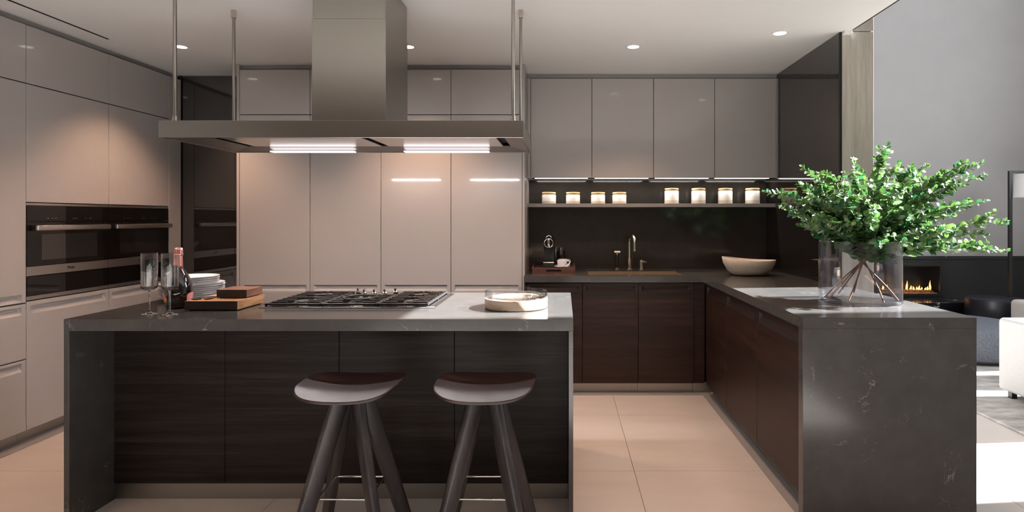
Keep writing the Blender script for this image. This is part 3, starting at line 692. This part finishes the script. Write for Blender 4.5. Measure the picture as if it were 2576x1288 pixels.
# ------------------------------------------------------------------ things on the island
def flute(cx, cy, lab):
    z = .9203; t = thing('champagne_flute', (cx, cy, z), lab, 'glass', 'straight-sided champagne flutes')
    MB().closed_lathe([(0, .112), (.020, .114), (.031, .122), (.034, .132), (.034, .283), (.0328, .2835), (.0325, .134), (.029, .126), (.018, .1175), (0, .116)], (cx, cy, z), 48).build('bowl', M['crystal'], t, smooth=40)
    MB().closed_lathe([(0, 0), (.038, 0), (.040, .0015), (.038, .003), (.012, .006), (.0048, .016), (.0036, .05), (.0036, .10), (.007, .113), (0, .1135)], (cx, cy, z), 40).build('stem', M['crystal'], t, smooth=60)
flute(-1.921, 2.712, 'empty champagne flute standing at the far left, clear of the bottle')
flute(-1.818, 2.700, 'empty champagne flute standing in front of the dark bottle')
bxx, byy, z = -1.913, 2.905, .9203
t = thing('champagne_bottle', (bxx, byy, z), 'dark round-bodied champagne bottle with pink foil neck', 'bottle')
MB().lathe([(0, .004), (.04, .0), (.050, .002), (.055, .010), (.0575, .03), (.062, .07), (.063, .09), (.061, .112), (.054, .138), (.042, .163), (.028, .184), (.019, .197), (.0165, .205), (.016, .262), (0, .264)], (bxx, byy, z), 56).build('glass_body', M['bottle'], t, smooth=60)
MB().closed_lathe([(.0166, .207), (.0195, .207), (.0185, .25), (.0178, .262), (.0166, .262)], (bxx, byy, z), 36).build('foil_neck', M['foil'], t, smooth=40)
MB().closed_lathe([(.0167, .199), (.0202, .199), (.0200, .206), (.0167, .206)], (bxx, byy, z), 36).build('neck_band', M['redband'], t, smooth=40)
cap = MB(); n = 40; rs = []
for r, h in ((.0178, .258), (.0205, .261), (.0208, .268), (.0190, .276), (.0195, .288), (.0175, .296), (.010, .300), (.0001, .301)):
    rs.append([(bxx+(r*(1+.05*math.sin(9*a*2*math.pi/n)))*math.cos(a*2*math.pi/n), byy+(r*(1+.05*math.sin(9*a*2*math.pi/n)))*math.sin(a*2*math.pi/n), z+h) for a in range(n)])
cap.rings(rs).build('foil_cap', M['foil'], t, smooth=60)
def patch(a0, a1, z0, z1, off, shape):
    m = MB(); N, K = 14, 10; v = []; f = []
    def rad(h):
        pr = [(.055, .010), (.0575, .03), (.062, .07), (.063, .09), (.061, .112), (.054, .138)]
        for (r0, h0), (r1, h1) in zip(pr, pr[1:]):
            if h <= h1: return r0+(r1-r0)*max(0, (h-h0)/(h1-h0))
        return .054
    for i in range(N+1):
        s_ = i/N*2-1; w = math.sqrt(max(0, 1-abs(s_)**shape))
        for j in range(K+1):
            u = (j/K*2-1)*w; a = math.radians((a0+a1)/2+(a1-a0)/2*u); h = (z0+z1)/2+(z1-z0)/2*s_; r = rad(h)+off
            v.append((bxx+r*math.cos(a), byy+r*math.sin(a), z+h))
    for i in range(N):
        for j in range(K): f.append((i*(K+1)+j, i*(K+1)+j+1, (i+1)*(K+1)+j+1, (i+1)*(K+1)+j))
    n = len(v); v2 = [((x-bxx)*1.012+bxx, (y-byy)*1.012+byy, q) for x, y, q in v]; f2 = [tuple(i+n for i in reversed(q)) for q in f]
    return m.add(v+v2, f+f2)
patch(165, 242, .028, .078, .0004, 4).build('label', M['label'], t, smooth=50)
patch(232, 254, .036, .062, .0012, 2).build('seal', M['seal'], t, smooth=50)
patch(338, 400, .028, .078, .0004, 4).build('label', M['label'], t, smooth=50)

# plates
def plate_mesh(r, h): return MB().lathe([(0, 0), (r*.55, 0), (r*.58, .002), (r*.60, .004), (r*.86, h*.62), (r, h), (r+.001, h+.0016), (r-.002, h+.0022), (r*.84, h*.62+.004), (r*.6, .0065), (0, .0055)], (0, 0, 0), 56)
ord_ = ['first', 'second', 'third', 'fourth', 'fifth', 'sixth', 'seventh', 'eighth', 'ninth']
zz = .9203; pcx, pcy = -2.008, 3.165
big = None
for k in range(8):
    dx, dy = R.uniform(-.003, .003), R.uniform(-.003, .003)
    if k == 0: o = plate_mesh(.155, .026).build('dinner_plate', M['china'], origin=(0, 0, 0), smooth=40); big = o
    else: o = big.copy(); COL.objects.link(o)
    o.location = (pcx+dx, pcy+dy, zz)
    pos = 'lowest' if k == 0 else ('topmost' if k == 7 else ord_[k]+' from the bottom')
    tag(o, 'large white plate behind the bottle, %s in its stack' % pos, 'plate', 'large white plates stacked on the island'); zz += .0100
zz += .0005
sm = None
for k in range(4):
    if k == 0: o = plate_mesh(.128, .022).build('side_plate', M['china'], origin=(0, 0, 0), smooth=40); sm = o
    else: o = sm.copy(); COL.objects.link(o)
    o.location = (pcx-.002+R.uniform(-.003, .003), pcy+R.uniform(-.003, .003), zz)
    pos = ['lowest', 'second from the bottom', 'third from the bottom', 'topmost'][k]
    tag(o, 'smaller white plate on the large plates, %s of its kind' % pos, 'plate', 'smaller white plates on the stack'); zz += .0098

# wooden blocks
t = thing('cutting_board', (-1.69, 2.936, .9203), 'large thick striped wooden board lying on the island', 'board')
box('block', M['oak'], (-1.820, 2.808, .9253, -1.566, 3.064, .967), t, bevel=.0012)
MB().box(-1.8195, 2.8065, .9258, -1.5665, 2.8079, .9665).build('dark_end', M['endwood'], t)
MB().box(-1.806, 2.822, .9203, -1.580, 3.050, .9252).build('recessed_foot', M['slot'], t)
t = thing('cutting_board', (-1.65, 2.98, .9674), 'small reddish wooden board lying on the larger one', 'board')
box('block', M['walnut'], (-1.721, 2.902, .9714, -1.572, 3.053, 1.010), t, bevel=.0012)
MB().box(-1.7205, 2.9005, .9719, -1.5725, 2.9019, 1.0095).build('dark_end', M['endwood'], t)
MB().box(-1.711, 2.912, .9674, -1.582, 3.043, .9713).build('recessed_foot', M['slot'], t)
def spoon(x, y, ang, lab):
    m = MB(); n = 20; zb = .9676; ca, sa = math.cos(ang), math.sin(ang)
    L = lambda u, v, h: (x+u*ca-v*sa, y+u*sa+v*ca, zb+h)
    m.rings([[L(.026*s_*math.cos(2*math.pi*k/n), .015*s_*math.sin(2*math.pi*k/n), h) for k in range(n)] for s_, h in ((.6, .0), (1, .0045), (1, .0055), (.8, .003), (.01, .0012))])
    m.tube([L(.024, 0, .005), L(.06, 0, .006), L(.10, 0, .0028)], .0022, 8)
    o = m.build('serving_spoon', M['iron'], smooth=50); return tag(o, lab, 'utensil', 'dark metal utensils on the wooden board')
spoon(-1.795, 2.862, .95, 'dark metal utensil with oval end at the left corner of the large board')
spoon(-1.745, 2.875, 1.18, 'dark metal utensil with oval end beside the small board')

# glass dish with wooden base
dx, dy, z = -.235, 2.918, .9203
t = thing('glass_dish', (dx, dy, z), 'round clear glass dish set in a pale wooden base', 'dish')
MB().lathe([(0, 0), (.148, 0), (.148, .003), (.1545, .004), (.156, .006), (.156, .049), (.1545, .0505), (.120, .0505), (.112, .040), (0, .038)], (dx, dy, z), 72).build('wooden_base', M['beech'], t, smooth=40)
MB().closed_lathe([(.0001, .0385), (.108, .0405), (.118, .052), (.150, .052), (.1545, .054), (.156, .058), (.156, .0835), (.1530, .0835), (.152, .058), (.148, .0565), (.117, .0565), (.106, .045), (.0001, .0425)], (dx, dy, z), 96).build('glass_bowl', M['glass'], t, smooth=40)

# ------------------------------------------------------------------ vase and eucalyptus
VX, VY, VZ, VR, VH = 1.592, 3.14, .9203, .204, .322
t = thing('glass_vase', (VX, VY, VZ), 'wide clear glass cylinder vase on the peninsula', 'vase')
MB().closed_lathe([(0, 0), (VR-.006, 0), (VR, .006), (VR, VH-.002), (VR-.003, VH), (VR-.006, VH-.002), (VR-.0065, .016), (VR-.016, .010), (0, .010)], (VX, VY, VZ), 96).build('glass_body', M['vaseglass'], t, smooth=40)
eu = thing('eucalyptus_bunch', (1.61, 3.14, .935), 'large leafy green eucalyptus bunch standing in the glass vase', 'plant')
Bp = Vector((1.612, 3.14, 1.135))
low = [(-.175, .035), (-.168, -.01), (-.135, .03), (-.09, .05), (-.092, -.07), (.02, .10), (.043, -.16), (.168, -.05), (.165, -.075)]
for k, (a, b) in enumerate(low):
    p0 = Vector((VX+a, VY+b, .934)); p0.z += .02 if k in (2, 3, 5) else 0
    off = Vector((R.uniform(-.012, .012), R.uniform(-.012, .012), 0)); mid = p0.lerp(Bp+off, .5)+Vector((R.uniform(-.006, .006), 0, R.uniform(-.004, .008)))
    MB().tube([p0, p0.lerp(mid, .5)+Vector((.002, 0, .002)), mid, mid.lerp(Bp+off, .5), Bp+off, Bp+off*1.5+Vector((0, 0, .10))], .0042, 7, .0032).build('stem', M['stem'], eu, smooth=60)
def P(x, y, Y): return Vector(((x-1417)*Y/1470, Y, CH-(y-548)*Y/1470))
tips = [(2018, 420), (1958, 482), (1966, 520), (2052, 455), (2080, 437), (2148, 402), (2170, 432), (2222, 388), (2262, 412), (2300, 428), (2330, 418), (2378, 470), (2432, 408), (2478, 440), (2440, 510),
        (2482, 505), (2530, 556), (2534, 630), (2440, 610), (2020, 565), (2050, 590), (1990, 540), (2100, 500), (2200, 470), (2250, 470), (2350, 500), (2400, 540), (2130, 560), (2300, 560), (2350, 590),
        (2120, 605), (2240, 600), (2200, 520), (2380, 585), (2060, 520), (2290, 480), (2420, 465), (2010, 465), (2035, 500), (2160, 480), (2420, 580), (2480, 590), (2110, 450), (2230, 430),
        (2470, 410), (2190, 590), (2280, 610), (2330, 600), (2000, 500), (2090, 560), (2150, 610), (2215, 615), (2070, 480), (2325, 450), (2395, 430)]
leaves = []; tw = MB()
def add_leaf(p, d, size, near_scale=1):
    leaves.append((p.copy(), d.copy(), size, R.random()*6.28))
def branch(pts, s0, s1, dens=.017, r=.0022):
    tw.tube(pts, r, 6, r*.4)
    L = sum((pts[i+1]-pts[i]).length for i in range(len(pts)-1)); n = max(2, int(L/dens)); seg = len(pts)-1; ph = R.random()*3.14
    for k in range(n+1):
        u = k/n; i = min(int(u*seg), seg-1); q = u*seg-i; p = pts[i].lerp(pts[i+1], q); t_ = (pts[i+1]-pts[i]).normalized()
        a = t_.orthogonal().normalized(); b = t_.cross(a); ang = ph+k*1.57
        sz = (s0+(s1-s0)*u)*R.uniform(.8, 1.2)
        for sg in (0, math.pi):
            o_ = a*math.cos(ang+sg)+b*math.sin(ang+sg)
            add_leaf(p, (o_+t_*R.uniform(.3, .8)+Vector((R.uniform(-.6, .6), R.uniform(-.6, .6), R.uniform(-.3, .6)))).normalized(), sz)
    add_leaf(pts[-1], (pts[-1]-pts[-2]).normalized(), s1*.9)
def bez(a, b, c, n): return [a*(1-u)**2+b*2*u*(1-u)+c*u*u for u in [i/n for i in range(n+1)]]
for x, y in tips:
    far = abs(x-2180)/350
    tip = P(x, y, 3.14+R.uniform(-.34, .30)*(1-.55*min(1, far)))
    d = tip-Bp; ctl = Bp+Vector((d.x*.40, d.y*.45, max(.07, d.z*.62+.03)+.02))
    pts = bez(Bp+Vector((R.uniform(-.01, .01), R.uniform(-.01, .01), 0)), ctl, tip, 12)
    st = 3 if y < 580 else 2
    branch(pts[st:], .033, .0125, .0165)
    tw.tube(pts[:st+1], .003, 6)
    for s_ in range(3):
        i = R.randint(3, 10); d2 = (pts[min(i+1, 12)]-pts[i]).normalized(); side = Vector((R.uniform(-1, 1), R.uniform(-1, 1), R.uniform(-.2, 1))).normalized()
        L = R.uniform(.06, .13)
        q = [pts[i]+(d2*.7+side*.6*(.6+.4*u/4))*L*u/4 for u in range(5)]
        branch(q, .025, .0110, .0150, .0014)
for k in range(150):   # the leaves gathered low at the neck of the bunch, inside the vase mouth
    a = R.random()*6.28; h = R.random(); rr = .03+.135*h*R.uniform(.6,1.15)
    add_leaf(Vector((1.625+rr*math.cos(a), 3.12+rr*math.sin(a)*.8, 1.145+.125*h)), Vector((math.cos(a), math.sin(a)-.3, R.uniform(-.3, .3))).normalized(), R.uniform(.022, .028))
tw.build('twigs', M['twig'], eu, smooth=60)['kind'] = 'stuff'
# one leaf: rounded, slightly cupped, pointing along +Y, unit length
lv = [(0, 0, 0), (.30, .18, .05), (.47, .48, .09), (.42, .80, .07), (.20, 1.02, .03), (0, 1.10, 0), (-.20, 1.02, .03), (-.42, .80, .07), (-.47, .48, .09), (-.30, .18, .05), (0, .55, -.03)]
lf = [(10, i, i+1) for i in range(0, 9)]+[(10, 9, 0)]
# order so that the largest in view are parts: nearest to the camera and biggest
leaves = [l for l in leaves if l[0].z > .955 and not (l[0].z < VZ+VH+.01 and VR-.035 < (l[0]-Vector((VX, VY, l[0].z))).length < VR+.03)]
leaves.sort(key=lambda l: -(l[2]/max(.5, (l[0]-Vector((0, 0, CH))).length))+.0022*(l[0].y-3.14))
meshes = []
for m_ in LEAF:
    me = bpy.data.meshes.new('leaf'); me.from_pydata(lv, [], lf); me.materials.append(m_); me.polygons.foreach_set('use_smooth', [True]*len(me.polygons)); meshes.append(me)
bulk = [MB() for _ in LEAF]
for k, (p, d, s_, rot) in enumerate(leaves):
    zax = d.orthogonal().normalized(); zax = Matrix.Rotation(rot, 3, d) @ zax
    if R.random() < .6: zax = (zax*.5+Vector((R.uniform(-.3, .4), R.uniform(-.7, .1), .9))).normalized(); zax = (zax-d*zax.dot(d)).normalized()
    xax = d.cross(zax).normalized()
    mt = Matrix(((xax.x, d.x, zax.x), (xax.y, d.y, zax.y), (xax.z, d.z, zax.z)))*1.0
    mi = R.choices((0, 1, 2, 3), (4, 3, 1.6, 1.6))[0]; s2 = s_*1.6
    if k < 300:
        o = bpy.data.objects.new('leaf', meshes[mi]); COL.objects.link(o); o.parent = eu
        m4 = (mt*s2).to_4x4(); m4.translation = p-WO[eu.name]; o.matrix_local = m4
    else: bulk[mi].add([mt @ (Vector(q)*s2)+p for q in lv], lf)
for mb, m_ in zip(bulk, LEAF):
    if mb.v:
        pass
bm_all = MB(); mats_idx = []
for i, mb in enumerate(bulk): bm_all.add(mb.v, mb.f); mats_idx += [i]*len(mb.f)
o = bm_all.build('leaves', LEAF[0], eu, recalc=False)
for m_ in LEAF[1:]: o.data.materials.append(m_)
o.data.polygons.foreach_set('material_index', mats_idx); o.data.polygons.foreach_set('use_smooth', [True]*len(mats_idx)); o['kind'] = 'stuff'

# ------------------------------------------------------------------ lounge: fireplace wall
fp = thing('fireplace', (4.7, 7.97, 0), 'black panelled wall fireplace with gas flames and pebble bed', 'fireplace')
F0, F1, Z0, Z1 = 4.27, 5.165, .295, .742
def surround(x0, x1, z0, z1): return MB().box(x0, 7.965, z0, x1, 8.0, z1)
for a in ((2.02, F0, 0, .80), (F1, 6.995, 0, .80), (F0+.001, F1-.001, Z1, .80), (F0+.001, F1-.001, 0, Z0)): surround(*a).build('wall_panel', M['panel'], fp, bevel=.001)
box('ledge', M['panel'], (2.02, 7.95, .802, 6.995, 8.06, .845), fp)
m = MB(); fx0, fx1, fz0, fz1 = F0+.002, F1-.002, Z0+.002, Z1-.002; w = .035
m.box(fx0, 7.955, fz0, fx1, 7.975, fz0+w).box(fx0, 7.955, fz1-w, fx1, 7.975, fz1).box(fx0, 7.955, fz0+w, fx0+w, 7.975, fz1-w).box(fx1-w, 7.955, fz0+w, fx1, 7.975, fz1-w)
m.build('frame', M['black'], fp, bevel=.002)
m = MB(); m.box(fx0, 8.22, fz0, fx1, 8.24, fz1).box(fx0, 7.98, fz0, fx0+.01, 8.22, fz1).box(fx1-.01, 7.98, fz0, fx1, 8.22, fz1).box(fx0, 7.98, fz0, fx1, 8.22, fz0+.01).box(fx0, 7.98, fz1-.01, fx1, 8.22, fz1)
m.build('firebox', M['black'], fp)
m = MB()
for k in range(320):
    x, y, r = R.uniform(fx0+.05, fx1-.05), R.uniform(8.0, 8.18), R.uniform(.006, .013); zc = fz0+.045+R.uniform(0, .035)
    m.add([(x+r, y, zc), (x-r, y, zc), (x, y+r, zc), (x, y-r, zc), (x, y, zc+r), (x, y, zc-r)], [(0, 2, 4), (2, 1, 4), (1, 3, 4), (3, 0, 4), (2, 0, 5), (1, 2, 5), (3, 1, 5), (0, 3, 5)])
m.box(fx0+.04, 7.99, fz0+.01, fx1-.04, 8.20, fz0+.045)
m.build('pebbles', M['ember'], fp, recalc=False)['kind'] = 'stuff'
for x, h in ((4.34, .06), (4.42, .09), (2270, .13), (2281, .115), (2298, .05), (2291, .06), (2312, .06), (2307, .045), (2318, .04), (2334, .05), (2340, .12), (2328, .035), (4.36, .10), (4.48, .07)):
    X = x if x < 10 else (x-1417)*8.08/1470
    ph = R.random()*6; rs = []
    for i in range(9):
        u = i/8; r = .017*(1-u)**.8*(.6+1.2*u*(1-u)*2)+.0006
        rs.append([(X+r*math.cos(2*math.pi*k/8)+.008*math.sin(ph+u*4)*u, 8.08+r*.6*math.sin(2*math.pi*k/8), fz0+.07+h*1.15*u) for k in range(8)])
    MB().rings(rs).build('flame', M['flame'], fp, smooth=80)
light('POINT', 'fire_glow', (4.65, 8.06, .45), .8, (1, .45, .12), shadow_soft_size=.1)
tag(box('marble_hearth', M['marble'], (2.03, 7.45, 0, 5.30, 7.94, .285)), 'long low black marble hearth with white veins', 'hearth')

# lounge furniture
tag(box('rug', M['rug'], (2.887, 3.30, 0, 6.3, 7.2, .018), bevel=.008), 'silvery brown deep pile rug in the lounge', 'rug')
def drum(cx, cy, r, z0, z1, name, m_, lab, cat, base):
    t = thing(name, (cx, cy, z0), lab, cat)
    MB().lathe([(0, .03), (r-.02, .03), (r, .05), (r, z1-z0-.035), (r-.012, z1-z0-.008), (r-.04, z1-z0), (0, z1-z0+.004)], (cx, cy, z0), 72).build('upholstery', m_, t, smooth=50)
    MB().lathe([(0, 0), (r-.05, 0), (r-.05, .03), (0, .03)], (cx, cy, z0), 48).build('base', base, t, smooth=40)
drum(3.95, 5.82, .55, .0185, .335, 'round_ottoman', M['pouf'], 'large round grey-blue velvet ottoman beside the white armchair', 'ottoman', M['black'])
drum(5.27, 7.10, .33, .0185, .395, 'round_pouf', M['pouf2'], 'round dark navy pouf in front of the hearth', 'pouf', M['black'])
# white armchair: its side faces the kitchen
t = thing('white_sofa', (3.75, 4.0, .019), 'white upholstered sofa with its back to the kitchen', 'sofa')
MB().box(3.29, 3.62, .075, 3.50, 4.43, .615).build('backrest', M['cream'], t, bevel=.03, seg=5)
MB().box(3.505, 3.62, .075, 4.10, 4.43, .40).build('seat', M['cream'], t, bevel=.03, seg=5)
for x in (3.36, 4.0):
    for y in (3.68, 4.37): MB().box(x-.02, y-.02, .019, x+.02, y+.02, .075).build('foot', M['black'], t)
# coffee table with books and glass vessel
t = thing('coffee_table', (4.3, 4.9, .019), 'white low table behind the sofa carrying books', 'table')
box('table_top', M['china'], (3.84, 4.62, .39, 4.9, 5.06, .43), t, bevel=.004)
for x in (3.88, 4.80):
    for y in (4.66, 4.98): MB().box(x, y, .019, x+.04, y+.04, .39).build('leg', M['china'], t)
zb = .4303
for k, (x0, h, lab) in enumerate(((3.86, .042, 'lowest white book of the pile on the low table'), (3.90, .035, 'middle white book of the pile on the low table'), (3.925, .03, 'topmost white book of the pile, with dark edge'))):
    t = thing('book', (x0+.2, 4.84, zb), lab, 'book', 'books piled on the low table')
    MB().box(x0+.003, 4.70, zb+.003, x0+.30, 4.97, zb+h-.003).build('pages', M['china'], t)
    m = MB(); m.box(x0, 4.695, zb, x0+.303, 4.975, zb+.003).box(x0, 4.695, zb+h-.003, x0+.303, 4.975, zb+h); m.build('cover', M['cornice'] if k < 2 else M['black'], t)
    zb += h+.0004
t = thing('glass_vessel', (4.06, 4.83, zb), 'clear glass cylinder standing on the book pile', 'vessel')
MB().closed_lathe([(0, 0), (.09, 0), (.094, .004), (.094, .115), (.088, .115), (.088, .012), (0, .012)], (4.06, 4.83, zb), 48).build('glass_body', M['vaseglass'], t, smooth=40)
# linen chair
t = thing('linen_armchair', (5.3, 6.2, .019), 'beige linen armchair with cushion at the right edge', 'armchair')
MB().box(4.97, 5.92, .12, 5.75, 6.52, .465).build('seat', M['linen'], t, bevel=.05, seg=5)
MB().box(5.58, 5.93, .466, 5.74, 6.50, .84).build('backrest', M['linen'], t, bevel=.05, seg=5)
MB().rings([[(5.07, y, .468), (5.56, y, .468), (5.56, y, .78), (5.25, y, .78)] for y in (6.0, 6.42)]).build('cushion', M['linen'], t, bevel=.03, seg=4)
for x in (5.03, 5.68):
    for y in (5.98, 6.46): MB().box(x-.02, y-.02, .019, x+.02, y+.02, .12).build('foot', M['black'], t)
# floor lamp with rectangular frame
t = thing('floor_lamp', (5.75, 7.2, .0005), 'black rectangular frame floor lamp with white shade', 'floor lamp')
m = MB(); m.box(5.485, 7.185, .001, 5.525, 7.215, 1.945).box(5.99, 7.185, .001, 6.03, 7.215, 1.945).box(5.525, 7.185, 1.915, 5.99, 7.215, 1.945).box(5.525, 7.185, .001, 5.99, 7.215, .03)
m.build('frame', M['black'], t, bevel=.002)
MB().closed_lathe([(.225, 1.62), (.200, 1.905), (.197, 1.905), (.222, 1.62)], (5.757, 7.2, 0), 48).build('lamp_shade', M['shade'], t, smooth=40)
MB().cyl((5.757, 7.2, 1.75), (5.757, 7.2, 1.914), .008, 12).build('pendant_rod', M['black'], t)
